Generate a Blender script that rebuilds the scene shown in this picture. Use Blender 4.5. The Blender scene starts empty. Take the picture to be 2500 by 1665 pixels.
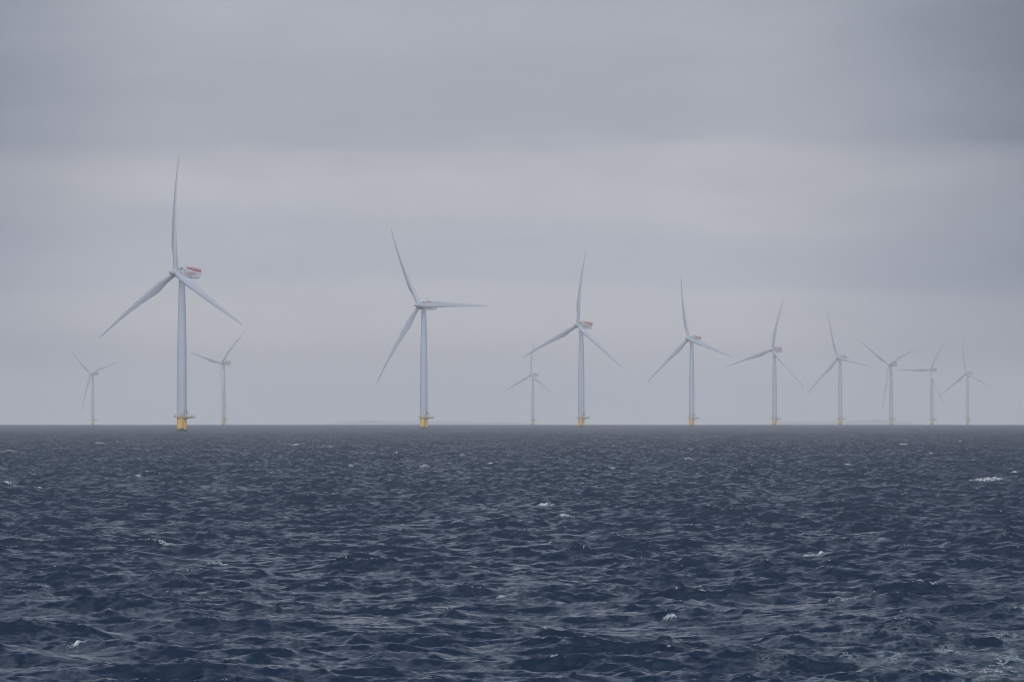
import bpy, bmesh, math, random
import numpy as np
from mathutils import Matrix, Vector

scn = bpy.context.scene
COL = scn.collection
R = math.radians
EARTH = 7.4e6            # effective earth radius (with refraction), metres
CAM_H = 9.5              # eye height on the boat, metres
FOCAL = 13500.0          # focal length in photograph pixels (2500 wide)

# ------------------------------------------------------------------ camera
cam_d = bpy.data.cameras.new('camera')
cam_d.sensor_width = 36.0
cam_d.lens = FOCAL * 36.0 / 2500.0
cam_d.clip_start = 1.0
cam_d.clip_end = 60000.0
cam = bpy.data.objects.new('camera', cam_d)
cam.location = (0, 0, CAM_H)
cam.rotation_euler = (R(90) + math.atan(183.0 / FOCAL), 0, 0)
COL.objects.link(cam)
scn.camera = cam

# ------------------------------------------------------------------ render
scn.view_settings.view_transform = 'Standard'
scn.view_settings.look = 'None'
scn.view_settings.exposure = 0.0
scn.view_settings.gamma = 1.0
scn.view_settings.use_curve_mapping = False
scn.render.engine = 'CYCLES'
cy = scn.cycles
cy.filter_width = 1.1
cy.max_bounces = 6
cy.volume_bounces = 4
cy.use_denoising = True
cy.denoiser = 'OPENIMAGEDENOISE'
cy.denoising_input_passes = 'RGB_ALBEDO_NORMAL'
cy.sample_clamp_indirect = 4.0

# ------------------------------------------------------------------ sun
SUN_EL, SUN_AZ = 55.0, 200.0        # high, behind the boat, behind thick cloud
sun_d = bpy.data.lights.new('sun', 'SUN')
sun_d.energy = 1.5
sun_d.angle = R(40)
sun_d.color = (1.0, 0.97, 0.93)
sun = bpy.data.objects.new('sun', sun_d)
az = R(SUN_AZ)
sv = Vector((math.sin(az) * math.cos(R(SUN_EL)), math.cos(az) * math.cos(R(SUN_EL)), math.sin(R(SUN_EL))))
sun.rotation_euler = (-sv).to_track_quat('-Z', 'Y').to_euler()
COL.objects.link(sun)

# ------------------------------------------------------------------ sky (world)
world = bpy.data.worlds.new('World')
scn.world = world
world.use_nodes = True
nt = world.node_tree
nt.nodes.clear()


class NG:
    """tiny helper for node graphs"""
    def __init__(self, tree):
        self.t = tree

    def n(self, typ, **kw):
        nd = self.t.nodes.new(typ)
        for k, v in kw.items():
            setattr(nd, k, v)
        return nd

    def put(self, sock, v):
        if v is None:
            return
        if isinstance(v, bpy.types.NodeSocket):
            self.t.links.new(v, sock)
        else:
            sock.default_value = v

    def math(self, op, a, b=None, c=None, clamp=False):
        nd = self.n('ShaderNodeMath', operation=op, use_clamp=clamp)
        for i, v in enumerate((a, b, c)):
            self.put(nd.inputs[i], v) if v is not None else None
        return nd.outputs[0]

    def vmath(self, op, a, b=None, scale=None):
        nd = self.n('ShaderNodeVectorMath', operation=op)
        self.put(nd.inputs[0], a)
        if b is not None:
            self.put(nd.inputs[1], b)
        if scale is not None:
            self.put(nd.inputs['Scale'], scale)
        return nd.outputs['Value'] if op in ('DOT_PRODUCT', 'LENGTH') else nd.outputs[0]

    def noise(self, vec, scale, detail=3.0, rough=0.5, color=False):
        nd = self.n('ShaderNodeTexNoise')
        self.put(nd.inputs['Vector'], vec)
        nd.inputs['Scale'].default_value = scale
        nd.inputs['Detail'].default_value = detail
        nd.inputs['Roughness'].default_value = rough
        return nd.outputs['Color'] if color else nd.outputs[0]

    def ramp(self, fac, stops, interp='LINEAR'):
        nd = self.n('ShaderNodeValToRGB')
        nd.color_ramp.interpolation = interp
        el = nd.color_ramp.elements
        while len(el) < len(stops):
            el.new(0.5)
        for e, (p, c) in zip(el, stops):
            e.position = p
            e.color = (*c, 1) if len(c) == 3 else c
        self.put(nd.inputs[0], fac)
        return nd.outputs[0]

    def mapr(self, v, a, b, c, d, smooth=False):
        nd = self.n('ShaderNodeMapRange')
        nd.interpolation_type = 'SMOOTHSTEP' if smooth else 'LINEAR'
        self.put(nd.inputs[0], v)
        for i, q in enumerate((a, b, c, d)):
            nd.inputs[i + 1].default_value = q
        return nd.outputs[0]

    def mix(self, fac, a, b, mode='MIX'):
        nd = self.n('ShaderNodeMix', data_type='RGBA', blend_type=mode)
        self.put(nd.inputs[0], fac)
        for s, v in ((nd.inputs[6], a), (nd.inputs[7], b)):
            if isinstance(v, tuple) and len(v) == 3:
                v = (*v, 1)
            self.put(s, v)
        return nd.outputs[2]


def srgb(r, g, b):
    f = lambda c: (c / 255 / 12.92) if c / 255 <= .04045 else ((c / 255 + .055) / 1.055) ** 2.4
    return (f(r), f(g), f(b))


HOR_GAIN = 0.80     # ... most of all close to the horizon, seen through many kilometres of haze
SKY_GAIN = 1.06      # the cloud deck is a little brighter than it looks through the haze
g = NG(nt)
tc = g.n('ShaderNodeTexCoord')
d = tc.outputs['Generated']
sep = g.n('ShaderNodeSeparateXYZ')
g.put(sep.inputs[0], d)
dx, dy, dz = sep.outputs
# soft warping of the cloud bands
stretch = g.vmath('MULTIPLY', d, (9.0, 9.0, 60.0))
w1 = g.noise(stretch, 1.0, 3.0, 0.5)
w2 = g.noise(g.vmath('MULTIPLY', d, (30.0, 30.0, 190.0)), 1.0, 4.0, 0.55)
warp = g.math('ADD', g.math('MULTIPLY', g.math('SUBTRACT', w1, 0.5), 0.020),
              g.math('MULTIPLY', g.math('SUBTRACT', w2, 0.5), 0.007))
el = g.math('ADD', dz, warp)
# cloud bands over the low sky, then an unseen deck overhead, darkened for the sea
low = g.ramp(g.mapr(el, -0.02, 0.12, 0.0, 1.0), [
    (0.00, srgb(172, 176, 185)), (0.14, srgb(173, 177, 185)), (0.20, srgb(178, 180, 186)),
    (0.26, srgb(178, 180, 186)), (0.305, srgb(173, 177, 184)), (0.335, srgb(163, 169, 180)), (0.37, srgb(163, 169, 180)),
    (0.41, srgb(173, 177, 184)), (0.445, srgb(175, 178, 184)), (0.468, srgb(172, 175, 182)), (0.508, srgb(155, 161, 172)),
    (0.57, srgb(158, 163, 174)), (0.66, srgb(164, 169, 178)), (0.78, srgb(158, 163, 174)), (1.0, srgb(146, 152, 164))],
    'EASE')
# unseen sky, shaped for its light: dark deck ahead for the sea, bright behind
high = g.ramp(g.mapr(dz, 0.12, 1.0, 0.0, 1.0), [
    (0.0, (0.25, 0.29, 0.365)), (0.14, (0.192, 0.232, 0.315)), (0.32, (0.112, 0.15, 0.228)), (0.5, (0.055, 0.085, 0.142)), (0.7, (0.05, 0.08, 0.135)), (1.0, (0.5, 0.58, 0.70))])  # invented dark deck, so steep wave faces reflect little
back_fill = g.ramp(g.mapr(dz, 0.0, 1.0, 0.0, 1.0), [
    (0.0, (1.1, 1.12, 1.15)), (0.15, (1.92, 1.95, 2.0)), (0.7, (2.85, 2.9, 2.98)), (1.0, (0.55, 0.62, 0.74))])  # added brightness out of view, lights the turbines, foam and haze
glow = g.math('MULTIPLY', HOR_GAIN, g.math('POWER', 2.718, g.math('MULTIPLY', g.math('MAXIMUM', dz, 0.0), -40.0)))
gl = g.n('ShaderNodeCombineXYZ')
for k, q in enumerate((1.05, 0.98, 0.80)):
    g.put(gl.inputs[k], g.math('ADD', 1.0, g.math('MULTIPLY', glow, q)))
low = g.vmath('MULTIPLY', low, gl.outputs[0])
deck = g.mix(g.mapr(dz, 0.085, 0.13, 0.0, 1.0, True), low, high)
deck = g.mix(g.mapr(dy, 0.15, -0.40, 0.0, 1.0, True), deck, back_fill)
# broad patches, and the heavy rain cloud to the right of the wind farm
patch = g.noise(g.vmath('MULTIPLY', d, (14.0, 14.0, 46.0)), 1.0, 4.0, 0.55)
patch = g.mapr(patch, 0.25, 0.75, 0.94, 1.055)
fine = g.mapr(g.noise(g.vmath('MULTIPLY', d, (60.0, 60.0, 240.0)), 1.0, 4.0, 0.6), 0.25, 0.75, 0.972, 1.028)
azim = g.math('DIVIDE', dx, g.math('MAXIMUM', g.math('ABSOLUTE', dy), 0.05))
azim = g.math('ADD', azim, g.math('MULTIPLY', g.math('SUBTRACT', w1, 0.5), 0.03))
front = g.mapr(dy, 0.0, 0.5, 0.0, 1.0)
upfade = g.mapr(dz, 0.10, 0.35, 1.0, 0.25)
rain = g.math('MULTIPLY', g.mapr(azim, 0.034, 0.114, 0.0, 0.50, True), g.mapr(azim, 0.3, 0.9, 1.0, 0.3))
heavy = g.math('MULTIPLY', g.mapr(azim, 0.055, 0.11, 0.0, 0.15, True), g.mapr(el, 0.043, 0.058, 0.0, 1.0, True))
lft = g.mapr(azim, -0.058, -0.105, 0.0, 0.33, True)
dark = g.math('MULTIPLY', g.math('ADD', g.math('ADD', rain, heavy), lft), g.math('MULTIPLY', front, upfade))
dark = g.math('SUBTRACT', 1.0, dark)
shade = g.math('MULTIPLY', g.math('MULTIPLY', patch, fine), dark)
shade = g.math('MULTIPLY', shade, SKY_GAIN)
tint = g.mix(shade, (0.72, 0.90, 1.20), (1.0, 1.0, 1.0))
cloud = g.vmath('MULTIPLY', g.vmath('SCALE', g.vmath('MULTIPLY', deck, tint), scale=shade), (1.02, 0.995, 1.015))
sky = g.n('ShaderNodeTexSky', sky_type='NISHITA')
sky.sun_disc = False
sky.sun_elevation = R(SUN_EL)
sky.sun_rotation = R(SUN_AZ)
sky_bg = g.n('ShaderNodeBackground')
g.put(sky_bg.inputs[0], sky.outputs[0])
sky_bg.inputs[1].default_value = 0.08
cl_bg = g.n('ShaderNodeBackground')
g.put(cl_bg.inputs[0], cloud)
cl_bg.inputs[1].default_value = 1.0
mx = g.n('ShaderNodeMixShader')
mx.inputs[0].default_value = 0.94          # nearly complete cloud cover
nt.links.new(sky_bg.outputs[0], mx.inputs[1])
nt.links.new(cl_bg.outputs[0], mx.inputs[2])
wo = g.n('ShaderNodeOutputWorld')
nt.links.new(mx.outputs[0], wo.inputs[0])
world.cycles.sampling_method = 'AUTOMATIC'


# ------------------------------------------------------------------ helpers
def new_mat(name):
    m = bpy.data.materials.new(name)
    m.use_nodes = True
    b = m.node_tree.nodes['Principled BSDF']
    return m, NG(m.node_tree), b


def paint(name, col, rough=0.45, var=0.06, scale=0.6, dirt=None):
    m, g, b = new_mat(name)
    geo = g.n('ShaderNodeTexCoord').outputs['Object']
    n = g.noise(g.vmath('MULTIPLY', geo, (1, 1, 0.35)), scale, 5.0, 0.6)
    c = g.mix(g.mapr(n, 0.3, 0.7, 0.0, 1.0), tuple(x * (1 - var) for x in col), tuple(min(1, x * (1 + var)) for x in col))
    if dirt:
        st = g.noise(g.vmath('MULTIPLY', geo, (1.6, 1.6, 0.12)), 1.0, 6.0, 0.65)
        c = g.mix(g.mapr(st, 0.52, 0.78, 0.0, 0.75), c, dirt)
    g.put(b.inputs['Base Color'], c)
    b.inputs['Roughness'].default_value = rough
    return m


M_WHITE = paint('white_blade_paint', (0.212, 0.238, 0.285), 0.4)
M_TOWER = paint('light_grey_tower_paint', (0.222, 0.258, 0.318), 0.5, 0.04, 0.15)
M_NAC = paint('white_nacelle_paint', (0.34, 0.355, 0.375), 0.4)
M_YEL = paint('yellow_foundation_paint', (0.42, 0.25, 0.016), 0.55, 0.10, 0.5, (0.22, 0.15, 0.06))
M_RAIL = paint('pale_yellow_rail_paint', (0.31, 0.25, 0.13), 0.55)
M_DECK = paint('dull_yellow_steel', (0.20, 0.15, 0.06), 0.6)
M_RED = paint('red_rail_paint', (0.25, 0.006, 0.02), 0.5)
M_REDTXT = paint('red_lettering_paint', (0.17, 0.0, 0.02), 0.5)
M_DARKTXT = paint('dark_lettering_paint', (0.05, 0.05, 0.09), 0.5)
M_DARK = paint('dark_steel', (0.03, 0.035, 0.045), 0.5)
M_CRANE = paint('blue_grey_crane_paint', (0.16, 0.19, 0.25), 0.5)
M_GROWTH = paint('dark_weed', (0.006, 0.008, 0.009), 0.85, 0.4, 2.0)
M_GROWTH.node_tree.nodes['Principled BSDF'].inputs['Specular IOR Level'].default_value = 0.15


def mesh_obj(name, bm, mat, parent=None, smooth=False, matrix=None):
    me = bpy.data.meshes.new(name)
    bmesh.ops.recalc_face_normals(bm, faces=bm.faces)
    if smooth:
        for e in bm.edges:
            if len(e.link_faces) == 2 and e.calc_face_angle() > 0.7:
                e.smooth = False
    bm.to_mesh(me)
    bm.free()
    me.materials.append(mat)
    if smooth:
        for p in me.polygons:
            p.use_smooth = True
    o = bpy.data.objects.new(name, me)
    COL.objects.link(o)
    if parent:
        o.parent = parent
    if matrix is not None:
        o.matrix_local = matrix
    return o


def loft(bm, rings, cap=True):
    vs = [[bm.verts.new(p) for p in r] for r in rings]
    n = len(vs[0])
    for a, b in zip(vs, vs[1:]):
        for i in range(n):
            bm.faces.new((a[i], a[(i + 1) % n], b[(i + 1) % n], b[i]))
    if cap:
        bm.faces.new(vs[0])
        bm.faces.new(vs[-1])


def lathe(bm, prof, seg=32, axis='Z'):
    rings = []
    for h, r in prof:
        ring = []
        for i in range(seg):
            a = 2 * math.pi * i / seg
            if axis == 'Z':
                ring.append((r * math.cos(a), r * math.sin(a), h))
            else:
                ring.append((r * math.cos(a), h, r * math.sin(a)))
        rings.append(ring)
    loft(bm, rings)


def box(bm, x0, x1, y0, y1, z0, z1):
    loft(bm, [[(x0, y0, z), (x1, y0, z), (x1, y1, z), (x0, y1, z)] for z in (z0, z1)])


def bar(bm, a, b, r, seg=6, r2=None):
    a, b = Vector(a), Vector(b)
    q = (b - a).to_track_quat('Z', 'Y')
    rings = []
    for p, rr in ((a, r), (b, r2 or r)):
        rings.append([p + q @ Vector((rr * math.cos(2 * math.pi * i / seg), rr * math.sin(2 * math.pi * i / seg), 0)) for i in range(seg)])
    loft(bm, rings)


# ------------------------------------------------------------------ sea
# breaking crests seen in the photograph: x, y (photograph pixels), width in pixels, strength
CAPS = [(195, 1570, 60, 1.0), (352, 1337, 34, .9), (412, 1330, 40, .7), (480, 1348, 28, .8), (530, 1375, 80, .6), (785, 1300, 55, .9), (690, 1313, 90, .5),
        (800, 1418, 70, .9), (1215, 1455, 28, .9), (945, 1365, 100, .45), (545, 1190, 45, .7), (780, 1218, 65, .6), (895, 1260, 65, .7), (1150, 1235, 24, .7),
        (645, 1071, 28, 1), (720, 1087, 18, 1), (800, 1091, 32, .9), (290, 1062, 16, 1), (325, 1057, 16, 1), (250, 1083, 32, .8), (1035, 1140, 22, .8),
        (15, 1178, 34, .7), (30, 1102, 40, .6), (285, 1153, 18, .7), (1220, 1060, 22, .9), (1107, 1100, 22, .8), (1130, 1112, 16, .8), (870, 1057, 22, .8),
        (970, 1108, 14, .8), (1240, 1112, 14, .9), (1300, 1235, 60, .9), (1372, 1262, 36, .8), (1340, 1335, 45, .9), (1425, 1355, 50, .7), (1450, 1190, 24, .8),
        (1470, 1105, 70, .7), (1340, 1120, 36, .7), (1680, 1123, 24, .6), (1690, 1073, 20, .9), (1470, 1046, 16, .9), (1750, 1051, 14, 1), (1900, 1099, 18, .8),
        (1987, 1098, 12, .8), (1985, 1350, 110, .9), (1960, 1338, 70, .5), (2175, 1177, 70, .9), (2410, 1174, 80, .9), (2475, 1152, 24, .8), (2440, 1233, 40, .5),
        (2490, 1258, 40, .7), (1620, 1510, 26, .9), (1825, 1576, 45, .9), (1790, 1505, 90, .5), (1520, 1405, 24, .7), (2270, 1112, 34, .8),
        (2205, 1086, 18, .9), (2495, 1302, 24, .9), (2330, 1598, 50, .7), (820, 1045, 12, .9), (1010, 1049, 14, .7), (560, 1050, 10, .8), (120, 1070, 14, .7),
        (1590, 1068, 14, .7), (2080, 1062, 16, .7), (2390, 1075, 16, .8), (2330, 1052, 12, .8), (1840, 1060, 12, .7), (420, 1118, 18, .5), (1090, 1320, 50, .35),
        (640, 1560, 40, .3), (260, 1500, 30, .3), (1700, 1440, 60, .35), (2050, 1470, 60, .5)]
_r = random.Random(8)
for _ in range(70):          # the many small ones far out
    _y = 1041 + 150 * _r.random() ** 1.6
    CAPS.append((_r.uniform(0, 2500), _y, _r.uniform(6, 12) + (_y - 1040) * 0.10 * _r.random(), _r.uniform(.5, .9)))


def make_sea():
    rng = np.random.default_rng(11)
    WD = R(38)                       # wind blows away from the boat and to the right
    wind = np.array([math.sin(WD), math.cos(WD)])
    KP = 2 * math.pi / 17.0
    B = 0.0155

    def psd(kx, ky):
        k = np.hypot(kx, ky)
        k[k == 0] = 1e9
        ph = np.arctan2(kx * wind[1] - ky * wind[0], kx * wind[0] + ky * wind[1])
        s = np.clip(2.2 * (k / KP) ** -0.35, 0.7, 4)
        D = (0.5 + 0.5 * np.cos(ph)) ** (2 * s) * 0.92 + 0.08
        D /= 2.2
        return B * k ** -4 * np.where(k > 4.2, 0.60, np.where(k > 1.2, 0.80, 1.2)) * np.exp(-1.25 * (KP / k) ** 2) * D

    def cascade(L, N, lam0, lam1, rot):
        dk = 2 * math.pi / L
        f = np.fft.fftfreq(N, 1 / N) * dk
        kx, ky = np.meshgrid(f, f, indexing='xy')
        c, s = math.cos(rot), math.sin(rot)
        wx, wy = kx * c - ky * s, kx * s + ky * c          # world wave vector
        P = psd(wx, wy)
        k = np.hypot(kx, ky)
        k[0, 0] = 1
        lam = 2 * math.pi / k
        P = P * ((lam <= lam1) & (lam > lam0))
        P[0, 0] = 0
        h = (rng.standard_normal((N, N)) + 1j * rng.standard_normal((N, N))) * np.sqrt(P) * dk * N * N
        F = lambda q: np.real(np.fft.ifft2(q)).astype(np.float32)
        ux, uy = wx / k, wy / k
        out = [F(h), F(-1j * ux * h), F(-1j * uy * h),
               F(ux * wx * h), F(uy * wy * h), F(ux * wy * h)]
        return dict(L=L, N=N, rot=rot, f=np.stack(out, -1))

    CS = [cascade(640.0, 1024, 5.0, 200.0, 0.0),
          cascade(151.0, 1024, 1.3, 5.0, 0.5),
          cascade(41.0, 1024, 0.28, 1.3, -0.4)]

    def gusts(L, N, l0, l1, rot):       # smooth random field, unit variance
        kk = np.hypot(*np.meshgrid(np.fft.fftfreq(N, 1 / N), np.fft.fftfreq(N, 1 / N))) / L
        F = (rng.standard_normal((N, N)) + 1j * rng.standard_normal((N, N))) * ((kk > 1 / l1) & (kk < 1 / l0)) / np.maximum(kk, 1e-6)
        q = np.real(np.fft.ifft2(F)).astype(np.float32)
        return dict(L=L, N=N, rot=rot, f=np.repeat((q / q.std())[..., None], 6, -1))

    CG = gusts(900.0, 512, 25.0, 220.0, 0.3)
    CE = cascade(410.0, 512, 6.0, 40.0, 0.9)     # gusts: where short waves are strong

    def sample(c, x, y):
        cr, sr = math.cos(c['rot']), math.sin(c['rot'])
        u = (x * cr + y * sr) / c['L'] * c['N']
        v = (-x * sr + y * cr) / c['L'] * c['N']
        i, j = np.floor(u), np.floor(v)
        fu, fv = (u - i).astype(np.float32)[:, None], (v - j).astype(np.float32)[:, None]
        N = c['N']
        i = i.astype(np.int64) % N
        j = j.astype(np.int64) % N
        i1, j1 = (i + 1) % N, (j + 1) % N
        f = c['f']
        return (f[j, i] * (1 - fu) + f[j, i1] * fu) * (1 - fv) + (f[j1, i] * (1 - fu) + f[j1, i1] * fu) * fv

    # columns: dense inside the view, coarser to the sides, very coarse behind
    dense = np.linspace(-6.4, 6.4, 1530)
    mid = np.linspace(6.4, 16.0, 230)[1:]
    far = np.linspace(16.0, 180.0, 70)[1:]
    azs = np.radians(np.concatenate([-far[::-1][1:], -mid[::-1], dense, mid, far]))
    aa = np.abs(np.degrees(azs))
    w_small = np.clip((9.0 - aa) / 2.4, 0, 1)
    w_mid = np.clip((17.0 - aa) / 3.0, 0, 1)
    w_big = np.clip((40.0 - aa) / 20.0, 0.15, 1)
    ds = [2.0]
    while ds[-1] < 125:
        ds.append(ds[-1] * 1.02 + 0.05)
    while ds[-1] < 3200:
        ds.append(ds[-1] * 1.00150)
    while ds[-1] < 16000:
        ds.append(ds[-1] * 1.0045)
    ds = np.array(ds)
    nr, nc = len(ds), len(azs)
    V = np.empty((nr * nc, 3), np.float32)
    FO = np.empty(nr * nc, np.float32)
    LO = np.zeros(nr * nc, np.float32)
    sa, ca = np.sin(azs), np.cos(azs)
    CH = 1.2
    caps = []
    for px, py, w, st in CAPS:
        a = (py - 1015.0) / FOCAL
        dd = CAM_H / a
        for _ in range(12):
            dd = CAM_H / max(a - dd / (2 * EARTH), 2e-4)
        caps.append(((px - 1250) / FOCAL * dd, dd, w * 0.5 * dd / FOCAL, st))
    CP = np.zeros(nr * nc, np.float32)
    LEAN = 0.05
    for r0 in range(0, nr, 100):
        dd = ds[r0:r0 + 100]
        n = len(dd)
        X = (dd[:, None] * sa[None]).ravel()
        Y = (dd[:, None] * ca[None]).ravel()
        D = np.repeat(dd, nc)
        acc = np.zeros((n * nc, 6), np.float32)
        near = np.clip((D - 60) / 60, 0.05, 1)
        for ci, c in enumerate(CS):
            wa = np.tile((w_big, w_mid, w_small)[ci], n)
            if ci == 0:
                wd = np.ones_like(D)
            elif ci == 1:
                wd = np.clip((3400 - D) / 2200, 0.2, 1) * near
            else:
                wd = np.clip((900 - D) / 500, 0, 1) * near
            wt = wa * wd
            gap = np.clip(0.0015 * D / (9e9, 2.6, 0.6)[ci], 0, 1)
            LO[r0 * nc:(r0 + n) * nc] += (0.0, 0.24, 0.2)[ci] * np.maximum(1 - wd, gap)
            nz = np.nonzero(wt > 0.001)[0]
            if len(nz):
                smp = sample(c, X[nz], Y[nz]) * wt[nz, None].astype(np.float32)
                if ci:          # short waves gather in patches and on the long crests
                    e = np.clip(0.6 * env[nz] + 0.4 * acc[nz, 0] / (0.13 if ci == 1 else 0.17), -1.5, 0.85)
                    smp *= np.exp(0.6 * e - 0.16)[:, None]
                acc[nz] += smp
            if ci == 0:
                env = 0.7 * sample(CE, X, Y)[:, 0] / CE['f'][..., 0].std() + 0.65 * sample(CG, X, Y)[:, 0]
        J0 = (1 - CH * acc[:, 3]) * (1 - CH * acc[:, 4]) - (CH * acc[:, 5]) ** 2
        ease = np.clip(0.35 + 1.1 * (J0 + 0.45), 0.2, 1.0)        # crests must not fold through themselves
        V[r0 * nc:(r0 + n) * nc, 0] = X - CH * ease * acc[:, 1]
        V[r0 * nc:(r0 + n) * nc, 1] = Y - CH * ease * acc[:, 2] - LEAN * acc[:, 0]
        V[r0 * nc:(r0 + n) * nc, 2] = acc[:, 0] - D * D / (2 * EARTH)
        for cx, cd, cw, st in caps:
            deep = max(0.75, 0.0022 * cd)
            rows = np.nonzero(np.abs(dd - cd) < 5 * deep)[0]
            if not len(rows):
                continue
            sl = slice(rows[0] * nc, (rows[-1] + 1) * nc)
            bend = 0.35 * deep * np.sin(X[sl] * 2.3 / max(cw, .5) + cx) + 0.25 * (X[sl] - cx)
            u = (X[sl] - cx) / cw
            v = (D[sl] - cd - bend) / deep
            ridge = np.exp(-np.abs(u) ** 3) * np.exp(-np.abs(v) ** 1.5)
            tall = min(0.34, 0.13 + 0.18 * cw) * (0.4 + 0.6 * st) * (0.75 + 0.25 * np.sin(X[sl] * 5.1 + cd) + 0.2 * np.sin(X[sl] * 11.3 + cx))
            V[r0 * nc:(r0 + n) * nc, 2][sl] += tall * ridge
            foam = np.exp(-np.abs(u * 0.72) ** 3) * np.clip(1.35 - np.abs(v + 0.15), 0, 1) * st
            CP[r0 * nc:(r0 + n) * nc][sl] = np.maximum(CP[r0 * nc:(r0 + n) * nc][sl], foam)
        J = (1 - CH * acc[:, 3]) * (1 - CH * acc[:, 4]) - (CH * acc[:, 5]) ** 2
        ok = np.tile(aa < 6, n)
        FO[r0 * nc:(r0 + n) * nc] = np.maximum(J - np.percentile(J[ok], 0.8), -0.22)
    print('sea', nr, nc, nr * nc, 'J pct', np.percentile(FO, [0.05, 0.2, 1, 5, 50]), 'Hs', 4 * CS[0]['f'][..., 0].std(), CS[1]['f'][..., 0].std())
    # faces (closed ring in azimuth is not needed: the seam lies behind the boat)
    idx = np.arange(nr * nc, dtype=np.int32).reshape(nr, nc)
    q = np.stack([idx[:-1, :-1], idx[:-1, 1:], idx[1:, 1:], idx[1:, :-1]], -1).reshape(-1, 4)
    me = bpy.data.meshes.new('sea')
    me.vertices.add(nr * nc)
    me.vertices.foreach_set('co', V.ravel())
    nf = len(q)
    me.loops.add(nf * 4)
    me.loops.foreach_set('vertex_index', q[:, ::-1].ravel())
    me.polygons.add(nf)
    me.polygons.foreach_set('loop_start', np.arange(0, nf * 4, 4, dtype=np.int32))
    me.polygons.foreach_set('use_smooth', np.ones(nf, bool))
    at = me.attributes.new('fold', 'FLOAT', 'POINT')
    at.data.foreach_set('value', FO)
    at = me.attributes.new('cap', 'FLOAT', 'POINT')
    at.data.foreach_set('value', CP)
    at = me.attributes.new('chop', 'FLOAT', 'POINT')
    at.data.foreach_set('value', LO)
    me.update(calc_edges=True)
    o = bpy.data.objects.new('sea', me)
    o['kind'] = 'structure'
    COL.objects.link(o)
    return o


def sea_material():
    m, g, b = new_mat('sea_water')
    pos = g.n('ShaderNodeNewGeometry').outputs['Position']
    nrm = g.n('ShaderNodeNewGeometry').outputs['Normal']
    at = g.n('ShaderNodeAttribute', attribute_name='fold').outputs['Fac']
    # wind ripples too small for the mesh, as small real tilts of the surface
    chop = g.n('ShaderNodeAttribute', attribute_name='chop').outputs['Fac']
    r1 = g.vmath('SUBTRACT', g.noise(pos, 3.6, 4.0, 0.7, True), (0.5, 0.5, 0.5))
    r2 = g.vmath('SUBTRACT', g.noise(pos, 0.9, 2.0, 0.5, True), (0.5, 0.5, 0.5))
    r2 = g.vmath('SCALE', r2, scale=g.math('ADD', 0.18, g.math('MULTIPLY', chop, 7.0)))
    tilt = g.vmath('MULTIPLY', g.vmath('ADD', g.vmath('SCALE', r1, scale=0.5), r2), (1, 1, 0))
    # far off, the unresolved chop shows the boat mostly the wave faces turned towards it
    face = g.n('ShaderNodeCombineXYZ')
    g.put(face.inputs[1], g.math('MULTIPLY', g.math('MAXIMUM', g.math('SUBTRACT', chop, 0.17), 0.0), g.mapr(g.noise(g.vmath('MULTIPLY', pos, (0.035, 0.010, 0.0)), 1.0, 6.0, 0.72), 0.3, 0.7, -0.55, -2.0)))
    tilt = g.vmath('ADD', tilt, face.outputs[0])
    N = g.vmath('NORMALIZE', g.vmath('ADD', nrm, tilt))
    g.put(b.inputs['Normal'], N)
    # foam on the folding crests
    cap = g.n('ShaderNodeAttribute', attribute_name='cap').outputs['Fac']
    br = g.noise(pos, 4.0, 6.0, 0.75)
    brw = g.noise(g.vmath('MULTIPLY', pos, (1.0, 0.6, 1.0)), 1.1, 6.0, 0.72)
    brf = g.noise(g.vmath('MULTIPLY', pos, (1.0, 0.16, 0.6)), 5.0, 5.0, 0.8)
    fo = g.math('SUBTRACT', g.math('MULTIPLY', g.math('SUBTRACT', g.math('ADD', g.math('MULTIPLY', br, 0.5), g.math('MULTIPLY', brf, 0.5)), 0.53), 1.9), at)
    fo = g.mapr(fo, 0.0, 0.4, 0.0, 0.6)
    fc = g.math('ADD', g.math('MULTIPLY', cap, 0.56), g.math('MULTIPLY', g.math('SUBTRACT', g.math('ADD', g.math('MULTIPLY', br, 0.4), g.math('MULTIPLY', brf, 0.6)), 0.5), 3.2))
    fc = g.mapr(g.math('MULTIPLY', fc, g.mapr(cap, 0.02, 0.25, 0.0, 1.0)), 0.12, 0.85, 0.0, 0.75)
    # the boat's own wake comes into view low on the right: pale green churned water with lacy foam
    wx = g.n('ShaderNodeSeparateXYZ')
    g.put(wx.inputs[0], pos)
    side = g.math('SUBTRACT', g.math('MULTIPLY', g.math('SUBTRACT', wx.outputs[0], 8.5), 0.970), g.math('MULTIPLY', g.math('SUBTRACT', wx.outputs[1], 214.0), 0.243))
    wob = g.math('MULTIPLY', g.math('SUBTRACT', g.noise(pos, 0.12, 3.0, 0.6), 0.5), 16.0)
    wake = g.mapr(g.math('ADD', side, wob), -3.0, 14.0, 0.0, 1.0, True)
    lace = g.math('ABSOLUTE', g.math('SUBTRACT', brw, 0.5))
    lace = g.math('SUBTRACT', 1.0, g.math('MULTIPLY', lace, 24.0))
    patchy = g.mapr(g.noise(g.vmath('MULTIPLY', pos, (1.0, 0.35, 1.0)), 0.35, 4.0, 0.6), 0.47, 0.66, 0.0, 1.0)
    fw = g.math('MULTIPLY', g.math('MULTIPLY', g.mapr(lace, 0.0, 0.9, 0.0, 0.6), patchy), wake)
    fo = g.math('MAXIMUM', g.math('MAXIMUM', fo, fc), fw)
    water = g.mix(g.math('MULTIPLY', wake, patchy), (0.002, 0.0085, 0.0195), (0.007, 0.027, 0.034))
    c = g.mix(fo, water, (0.60, 0.64, 0.68))
    g.put(b.inputs['Base Color'], c)
    g.put(b.inputs['Roughness'], g.mapr(fo, 0, 1, 0.16, 0.75))
    b.inputs['IOR'].default_value = 1.333
    return m


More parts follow.
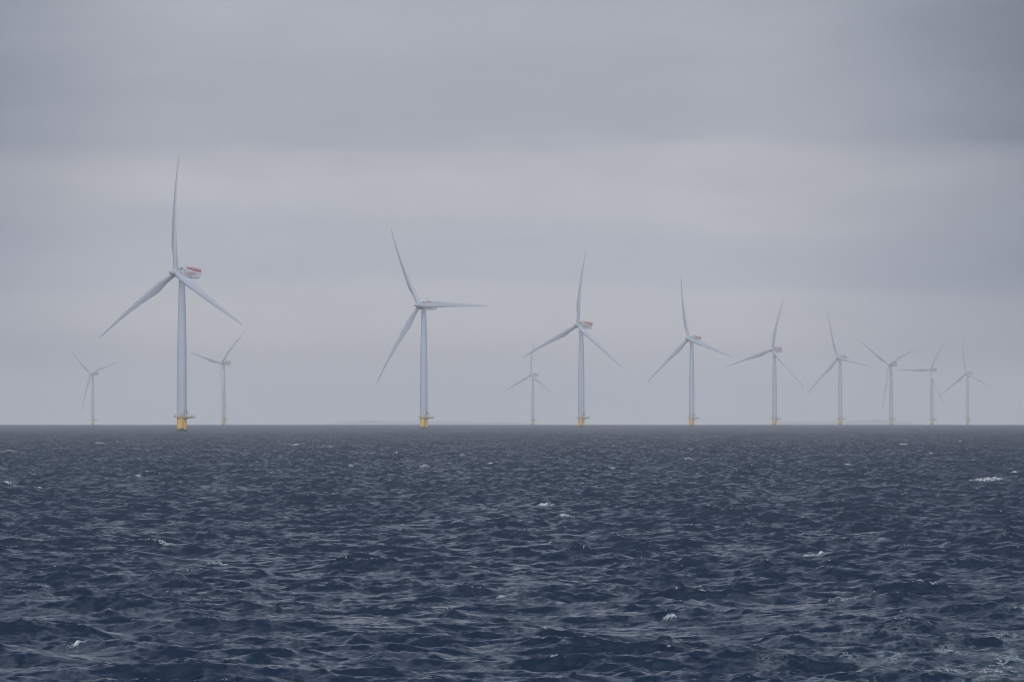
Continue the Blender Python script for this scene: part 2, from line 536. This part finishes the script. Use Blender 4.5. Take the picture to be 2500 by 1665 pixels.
sea = make_sea()
sea.data.materials.append(sea_material())


# ------------------------------------------------------------------ far coast
def make_hills(name, x0, x1, y, prof, seed):
    rnd = random.Random(seed)
    bm = bmesh.new()
    n = 160
    rows = []
    for j, (dyy, hf) in enumerate(((0, 0.0), (150, 0.55), (420, 0.9), (900, 1.0), (1600, 0.7), (2600, 0.0))):
        row = []
        for i in range(n + 1):
            t = i / n
            h = np.interp(t, [p[0] for p in prof], [p[1] for p in prof])
            yy = y + dyy
            x = (x0 + (x1 - x0) * t) * yy / y
            row.append(bm.verts.new((x, yy, -yy * yy / (2 * EARTH) - 3 + hf * (1.15 * h + 16 * min(1, h / 6) + rnd.uniform(-1.6, 1.6) * (0 < i < n)))))
        rows.append(row)
    for a, b in zip(rows, rows[1:]):
        for i in range(n):
            bm.faces.new((a[i], a[i + 1], b[i + 1], b[i]))
    m, g, b = new_mat(name + '_land')
    pos = g.n('ShaderNodeNewGeometry').outputs['Position']
    k = g.noise(pos, 0.012, 5.0, 0.6)
    g.put(b.inputs['Base Color'], g.mix(g.mapr(k, 0.35, 0.65, 0, 1), (0.035, 0.05, 0.025), (0.10, 0.10, 0.05)))
    b.inputs['Roughness'].default_value = 0.9
    o = mesh_obj(name, bm, m, smooth=True)
    o['kind'] = 'structure'
    return o


HY = 26000.0
hx = lambda px: (px - 1250) / FOCAL * HY
make_hills('hills', hx(765), hx(1330), HY, [(0, 0), (.05, 6), (.1, 10), (.16, 17), (.24, 20), (.36, 16), (.45, 15), (.6, 17), (.72, 13), (.8, 14), (.93, 10), (1, 0)], 3)
make_hills('hills', hx(1835), hx(2245), HY, [(0, 0), (.08, 5), (.18, 14), (.3, 16), (.42, 14), (.52, 15), (.62, 20), (.75, 26), (.82, 21), (.9, 17), (.96, 8), (1, 0)], 5)

# ------------------------------------------------------------------ wind turbine
TILT = R(6.5)
HUB_Z = 104.9
DECK_Z = 9.9
OVER = 5.71


def blade_bm():
    bm = bmesh.new()
    # r, chord, thickness ratio, twist (deg), roundness, pitch axis
    st = [(1.2, 3.4, 1.0, 18, 1.0, .5), (4.0, 3.4, 1.0, 18, 1.0, .5), (7.0, 3.65, .88, 18, .75, .47), (10.5, 4.4, .66, 17, .4, .42),
          (14.0, 5.2, .50, 15.5, .15, .37), (17.0, 5.75, .41, 14, .04, .33), (18.8, 5.9, .37, 13.2, 0, .32), (20.5, 5.75, .35, 12.5, 0, .32),
          (24, 5.25, .31, 11, 0, .32), (30, 4.55, .27, 9, 0, .32), (37, 3.85, .24, 7, 0, .32), (45, 3.2, .22, 5, 0, .32),
          (54, 2.55, .20, 3.5, 0, .32), (62, 2.0, .19, 2.3, 0, .32), (69, 1.5, .18, 1.5, 0, .32), (74, 1.2, .18, 1, 0, .34),
          (76.6, .95, .18, .8, 0, .4), (77.7, .6, .2, .8, 0, .5), (78.0, .12, .3, .8, 0, .6)]
    n = 28
    rings = []
    for r, c, th, tw, rd, pa in st:
        be = R(tw)
        ring = []
        bend = -(0.15 * r - 0.0016 * r * r)
        for i in range(n):
            a = 2 * math.pi * i / n
            # circle section
            xc, yc = .5 * math.cos(a), .5 * math.sin(a)
            # aerofoil section, leading edge at +x
            s = .5 * (1 + math.cos(a))            # 1 at leading edge
            q = 1 - s
            t = 5 * (.2969 * math.sqrt(q) - .126 * q - .3516 * q * q + .2843 * q ** 3 - .1036 * q ** 4)
            xa, ya = s - (1 - pa) + 0.0, (t if math.sin(a) >= 0 else -t) * th
            x = (xc * rd + xa * (1 - rd)) * c
            y = (yc * th * rd + ya * (1 - rd)) * c
            X = x * math.cos(be) + y * math.sin(be)
            Y = -x * math.sin(be) + y * math.cos(be)
            ring.append((X, Y + bend, r))
        rings.append(ring)
    loft(bm, rings)
    return bm


def text_mesh(body, width, height, bold=0.0):
    cu = bpy.data.curves.new('lettering', 'FONT')
    cu.body = body
    cu.size = 1.0
    cu.extrude = 0.02
    cu.offset = bold
    o = bpy.data.objects.new('lettering', cu)
    COL.objects.link(o)
    dg = bpy.context.evaluated_depsgraph_get()
    me = bpy.data.meshes.new_from_object(o.evaluated_get(dg))
    bpy.data.objects.remove(o)
    bpy.data.curves.remove(cu)
    co = np.array([v.co[:] for v in me.vertices])
    lo, hi = co.min(0), co.max(0)
    for v in me.vertices:
        v.co.x = (v.co.x - lo[0]) / (hi[0] - lo[0]) * width
        v.co.y = (v.co.y - lo[1]) / (hi[1] - lo[1]) * height
    me.name = 'lettering'
    return me


def railing(bm, pts, z, h=1.7, step=1.25, r=0.055, closed=True, toe=0.3):
    pts = [Vector((p[0], p[1], z)) for p in pts]
    seq = list(zip(pts, pts[1:] + pts[:1])) if closed else list(zip(pts, pts[1:]))
    up = Vector((0, 0, 1))
    for a, b in seq:
        L = (b - a).length
        k = max(1, round(L / step))
        for i in range(k + (0 if closed else 1)):
            p = a.lerp(b, i / k)
            bar(bm, p, p + up * h, r)
        for f in (0.36, 0.68, 1.0):
            bar(bm, a + up * h * f, b + up * h * f, r)
        t = (b - a).normalized()
        nn = Vector((t.y, -t.x, 0)) * 0.03
        loft(bm, [[a - nn + up * zz, b - nn + up * zz, b + nn + up * zz, a + nn + up * zz] for zz in (0.02, toe)])


def make_turbine(psi, theta):
    root = bpy.data.objects.new('wind_turbine', None)
    root.empty_display_size = 5
    COL.objects.link(root)
    # --- foundation
    bm = bmesh.new()
    lathe(bm, [(-12, 3.24), (8.55, 3.24), (8.6, 3.42), (9.45, 3.42), (9.5, 3.3)], 48)
    fnd = mesh_obj('foundation', bm, M_YEL, root, True)
    bm = bmesh.new()
    rnd = random.Random(4)
    n = 48
    top = []
    for i in range(n):
        a = 2 * math.pi * i / n
        x = math.cos(a)
        t = 1.75 + 0.4 * math.sin(3 * a + 1) + rnd.uniform(-.15, .25) + 0.9 * math.exp(-((a - 4.92) / .2) ** 2)
        top.append(t)
    loft(bm, [[(3.29 * math.cos(2 * math.pi * i / n), 3.29 * math.sin(2 * math.pi * i / n), z if z is not None else top[i]) for i in range(n)]
              for z in (-12, -2, None)])
    for sx, rr in ((0.15, .2), (1.45, .2), (0.6, .1), (1.0, .1)):
        bar(bm, (sx, -4.0 if rr > .15 else -3.75, -8), (sx, -4.0 if rr > .15 else -3.75, 2.4 - sx * .3), rr, 8)
    mesh_obj('marine_growth', bm, M_GROWTH, fnd, True)
    bm = bmesh.new()
    for sx in (0.15, 1.45):
        bar(bm, (sx, -4.0, -8), (sx, -4.0, 7.4), 0.13, 8)
        for z in (1.5, 4.2, 6.9):
            bar(bm, (sx, -4.0, z), (sx, -3.0, z), 0.08)
    for sx in (0.6, 1.0):
        bar(bm, (sx, -3.75, -8), (sx, -3.75, 9.8), 0.05)
    for k in range(52):
        bar(bm, (0.6, -3.75, -7.5 + k * .33), (1.0, -3.75, -7.5 + k * .33), 0.03, 5)
    mesh_obj('boat_landing', bm, M_DECK, fnd)
    # --- deck
    oct_ = [(5.0 * math.cos(R(a)), 5.0 * math.sin(R(a))) for a in (202.5, 247.5, 292.5)]
    outl = [(-4.9, -1.9), (-3.4, -3.9), (2.6, -4.4), (8.9, -3.0), (8.9, 3.0), (2.6, 4.4), (-3.4, 3.9), (-4.9, 1.9)]
    bm = bmesh.new()
    loft(bm, [[(x * s, y * s, z) for x, y in outl] for z, s in ((DECK_Z - 0.38, .985), (DECK_Z - 0.05, 1.0), (DECK_Z, 1.0))])
    for yy in (-2.4, 2.4):
        loft(bm, [[(2.8, yy - .12, DECK_Z - .40 - d1), (8.6, yy - .12, DECK_Z - .40 - d2), (8.6, yy + .12, DECK_Z - .40 - d2), (2.8, yy + .12, DECK_Z - .40 - d1)]
                  for d1, d2 in ((0.9, 0.25), (0.0, 0.0))])
    deck = mesh_obj('platform', bm, M_DECK, root)
    bm = bmesh.new()
    railing(bm, [(x * .985, y * .985) for x, y in outl], DECK_Z)
    mesh_obj('railing', bm, M_RAIL, deck)
    bm = bmesh.new()
    box(bm, 2.1, 4.0, -4.2, -3.2, DECK_Z - 1.5, DECK_Z - 0.42)
    mesh_obj('equipment_box', bm, M_DARK, deck)
    # --- davit crane on the deck
    bm = bmesh.new()
    lathe(bm, [(DECK_Z + .003, .62), (DECK_Z + .5, .62), (DECK_Z + .55, .42), (DECK_Z + 4.6, .36), (DECK_Z + 4.65, .5), (DECK_Z + 5.3, .5)], 16)
    bmesh.ops.translate(bm, verts=bm.verts, vec=(2.7, -3.3, 0))
    crane = mesh_obj('davit_crane', bm, M_CRANE, root)
    bm = bmesh.new()
    bar(bm, (2.75, -3.35, DECK_Z + 5.6), (3.3, -3.4, DECK_Z + 4.2), .24, 8)
    bar(bm, (3.3, -3.4, DECK_Z + 4.2), (4.2, -3.5, DECK_Z + 1.9), .26, 8, .2)
    bar(bm, (3.05, -3.35, DECK_Z + 2.6), (3.7, -3.45, DECK_Z + 3.1), .11, 8)
    mesh_obj('jib', bm, M_DARK, crane)
    bm = bmesh.new()
    bar(bm, (0.55, -3.75, DECK_Z), (0.55, -3.75, DECK_Z + 3.6), .12, 8)
    box(bm, 0.2, .9, -4.0, -3.5, DECK_Z + 1.75, DECK_Z + 2.6)
    mesh_obj('lamp_post', bm, M_RAIL, root)
    # --- tower
    bm = bmesh.new()
    prof = [(9.52, 3.22), (30, 3.2), (54, 3.12), (66, 2.9), (84, 2.46), (101.2, 2.03)]
    lathe(bm, prof, 48)
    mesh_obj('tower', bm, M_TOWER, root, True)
    # --- nacelle (yaw frame: Y points downwind, hub centre at the origin, tower axis at Y = OVER)
    Mh = Matrix.Translation((0, 0, HUB_Z)) @ Matrix.Rotation(-psi, 4, 'Z') @ Matrix.Translation((0, -OVER, 0))
    bm = bmesh.new()
    secs = [(3.4, 2.7, -2.75, 2.95), (4.2, 3.0, -3.25, 3.25), (6.0, 3.0, -3.35, 3.1), (12.0, 3.0, -3.35, 2.3), (19.2, 2.95, -3.3, 1.35), (19.6, 2.9, -2.95, 1.3), (20.6, 2.85, 1.05, 1.22)]
    rings = []
    for y, w, z0, z1 in secs:
        c = min(.45, (z1 - z0) * .3)
        rings.append([(-w + c, y, z0), (w - c, y, z0), (w, y, z0 + c), (w, y, z1 - c), (w - c, y, z1), (-w + c, y, z1), (-w, y, z1 - c), (-w, y, z0 + c)])
    loft(bm, rings)
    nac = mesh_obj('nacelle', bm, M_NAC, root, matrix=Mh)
    bm = bmesh.new()
    lathe(bm, [(2.3, 2.55), (2.45, 2.95), (3.35, 2.95)], 40, 'Y')
    gen = mesh_obj('generator', bm, M_TOWER, nac)
    bm = bmesh.new()
    lathe(bm, [(3.0, .55), (3.42, .62), (4.3, .62)], 20, 'Y')
    bmesh.ops.translate(bm, verts=bm.verts, vec=(2.2, -.1, 3.0))
    mesh_obj('vent', bm, M_DARK, nac)
    bm = bmesh.new()
    box(bm, 3.0, 3.03, 4.9, 5.6, -2.2, 2.5)
    mesh_obj('side_vent', bm, M_CRANE, nac)
    # red helicopter hoist fence on the roof
    zr = lambda y: 3.1 - (y - 6.0) * (3.1 - 1.35) / 13.2
    bm = bmesh.new()
    Y0, Y1 = 12.8, 20.5
    for sx in (-2.95, 2.95):
        for f in (0.12, .62, 1.15, 1.75):
            bar(bm, (sx, Y0, zr(Y0) + f), (sx, Y1, zr(Y1) + f), .075)
        loft(bm, [[(sx - .03, Y0, zr(Y0) + k), (sx + .03, Y0, zr(Y0) + k), (sx + .03, Y1, zr(Y1) + k), (sx - .03, Y1, zr(Y1) + k)] for k in (-.25, .75)])
        for i in range(10):
            y = Y0 + (Y1 - Y0) * i / 9
            bar(bm, (sx, y, zr(y) - .35), (sx, y, zr(y) + 1.75), .11)
    for y in (Y0, Y1):
        for f in (0.12, .62, 1.15, 1.75):
            bar(bm, (-2.95, y, zr(y) + f), (2.95, y, zr(y) + f), .075)
        for i in range(1, 6):
            bar(bm, (-2.95 + 5.9 * i / 6, y, zr(y)), (-2.95 + 5.9 * i / 6, y, zr(y) + 1.75), .11)
    for k in range(3):
        x0 = -2.6 + 1.9 * k
        box(bm, x0, x0 + 1.2, Y0 - .02, Y0 + .02, zr(Y0) + .15, zr(Y0) + 1.6)
    mesh_obj('hoist_railing', bm, M_RED, nac)
    bm = bmesh.new()
    for y, h in ((8.2, 3.1), (9.6, 2.6)):
        bar(bm, (1.2, y, zr(y) - .05), (1.2, y, zr(y) + h), .06)
        bar(bm, (0.8, y, zr(y) + h), (1.6, y, zr(y) + h), .06)
    mesh_obj('wind_sensor', bm, M_DARK, nac)
    # lettering on both flanks
    for body, y0, wd, z0, ht, mt, bo in (('DONG', 7.0, 8.6, -1.0, 1.45, M_REDTXT, .03), ('energy', 7.0, 5.2, -2.35, 1.0, M_DARKTXT, .02)):
        for side in (1, -1):
            me = text_mesh(body, wd, ht, bo)
            me.materials.append(mt)
            o = bpy.data.objects.new('lettering', me)
            COL.objects.link(o)
            o.parent = nac
            if side == 1:
                o.matrix_local = Matrix.Translation((3.02, y0, z0)) @ Matrix.Rotation(R(90), 4, 'Z') @ Matrix.Rotation(R(90), 4, 'X')
            else:
                o.matrix_local = Matrix.Translation((-3.02, y0 + wd, z0)) @ Matrix.Rotation(R(-90), 4, 'Z') @ Matrix.Rotation(R(90), 4, 'X')
    # --- rotor (tilted frame)
    Mr = Mh @ Matrix.Rotation(-TILT, 4, 'X')
    bm = bmesh.new()
    lathe(bm, [(-6.5, .05), (-6.42, .35), (-6.2, .68), (-5.7, 1.0), (-4.8, 1.36), (-3.4, 1.85), (-2.0, 2.25), (-.6, 2.5), (1.0, 2.6), (2.2, 2.6), (2.35, 2.45)], 40, 'Y')
    mesh_obj('hub', bm, M_WHITE, root, True, Mr @ Matrix.Rotation(theta, 4, 'Y'))
    bl = None
    for k in range(3):
        Mb = Mr @ Matrix.Rotation(theta + k * 2 * math.pi / 3, 4, 'Y')
        if bl is None:
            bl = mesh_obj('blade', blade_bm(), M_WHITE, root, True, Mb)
        else:
            o = bl.copy()
            COL.objects.link(o)
            o.parent = root
            o.matrix_local = Mb
    return root


def pose(root, psi, theta):
    """yaw the nacelle and turn the rotor of a copied turbine"""
    Mh = Matrix.Translation((0, 0, HUB_Z)) @ Matrix.Rotation(-psi, 4, 'Z') @ Matrix.Translation((0, -OVER, 0))
    Mr = Mh @ Matrix.Rotation(-TILT, 4, 'X')
    k = 0
    for ch in root.children:
        nm = ch.name.split('.')[0]
        if nm == 'nacelle':
            ch.matrix_local = Mh
        elif nm == 'hub':
            ch.matrix_local = Mr @ Matrix.Rotation(theta, 4, 'Y')
        elif nm == 'blade':
            ch.matrix_local = Mr @ Matrix.Rotation(theta + k * 2 * math.pi / 3, 4, 'Y')
            k += 1


def copy_tree(o, parent=None):
    c = o.copy()
    COL.objects.link(c)
    if parent:
        c.parent = parent
        c.matrix_parent_inverse = o.matrix_parent_inverse
        c.matrix_local = o.matrix_local
    for ch in o.children:
        copy_tree(ch, c)
    return c


# yaw, blade angle, tower x in the photograph, pixels per metre, label
TURBINES = [
    (46.0, -2.8, 444.0, 3.687, 'largest and nearest white wind turbine with one blade straight up, second tower from the left'),
    (41.1, -28.8, 1034.6, 2.863, 'large white wind turbine with one blade pointing level to the right across its nacelle'),
    (39.2, 4.3, 1419.2, 2.369, 'mid-sized white wind turbine standing just right of the faint far one in the centre'),
    (38.7, -12.5, 1688.6, 2.028, 'white wind turbine sixth from the right, upper blade leaning left, two blades hanging outwards'),
    (32.7, 12.3, 1890.9, 1.765, 'white wind turbine fifth from the right, upper blade leaning right, lowest blade pointing down right'),
    (32.2, -17.4, 2051.2, 1.564, 'white wind turbine fourth from the right, upper blade leaning left over two drooping blades'),
    (33.7, 64.1, 2175.8, 1.407, 'small wind turbine third from the right, two upper blades in a V, one hanging down'),
    (31.6, 30.6, 2274.9, 1.279, 'small hazy wind turbine second from the right with one blade pointing level to the left'),
    (36.5, -8.0, 2362.3, 1.193, 'hazy wind turbine farthest to the right, its blade upright like a thin line'),
    (40.0, 71.5, 226.8, 1.185, 'faint hazy wind turbine farthest to the left, two blades in a V'),
    (44.1, 44.5, 546.1, 1.439, 'small hazy wind turbine standing just right of the largest one, a blade pointing left'),
    (37.5, 2.7, 1300.7, 1.158, 'faint far wind turbine seen under the left blade of the mid-sized one at centre'),
]
proto = make_turbine(R(TURBINES[0][0]), R(TURBINES[0][1]))
for i, (psi, th, px, s, label) in enumerate(TURBINES):
    o = proto if i == 0 else copy_tree(proto)
    dist = FOCAL / s
    o.location = ((px - 1250) / s, dist, -dist * dist / (2 * EARTH))
    # yaw was measured against the line of sight; add the turbine's own bearing
    pose(o, R(psi) + math.atan((px - 1250) / FOCAL), R(th))
    o['label'] = label
    o['category'] = 'wind turbine'
    o['group'] = 'wind turbines standing in the sea'

# ------------------------------------------------------------------ haze
bm = bmesh.new()
HZ0, HZ1 = -60.0, 190.0
loft(bm, [[(-5200, -600, z), (5200, -600, z), (5200, 30000, z), (-5200, 30000, z)] for z in (HZ0, HZ1)])
mh = bpy.data.materials.new('haze_air')
mh.use_nodes = True
mh.node_tree.nodes.clear()
gh = NG(mh.node_tree)
pv = gh.n('ShaderNodeVolumePrincipled')
pv.inputs['Color'].default_value = (0.95, 0.972, 0.99, 1)
pv.inputs['Density'].default_value = 0.95e-4
pv.inputs['Anisotropy'].default_value = 0.4
om = gh.n('ShaderNodeOutputMaterial')
mh.node_tree.links.new(pv.outputs[0], om.inputs['Volume'])
hz = mesh_obj('haze', bm, mh)
hz['kind'] = 'stuff'
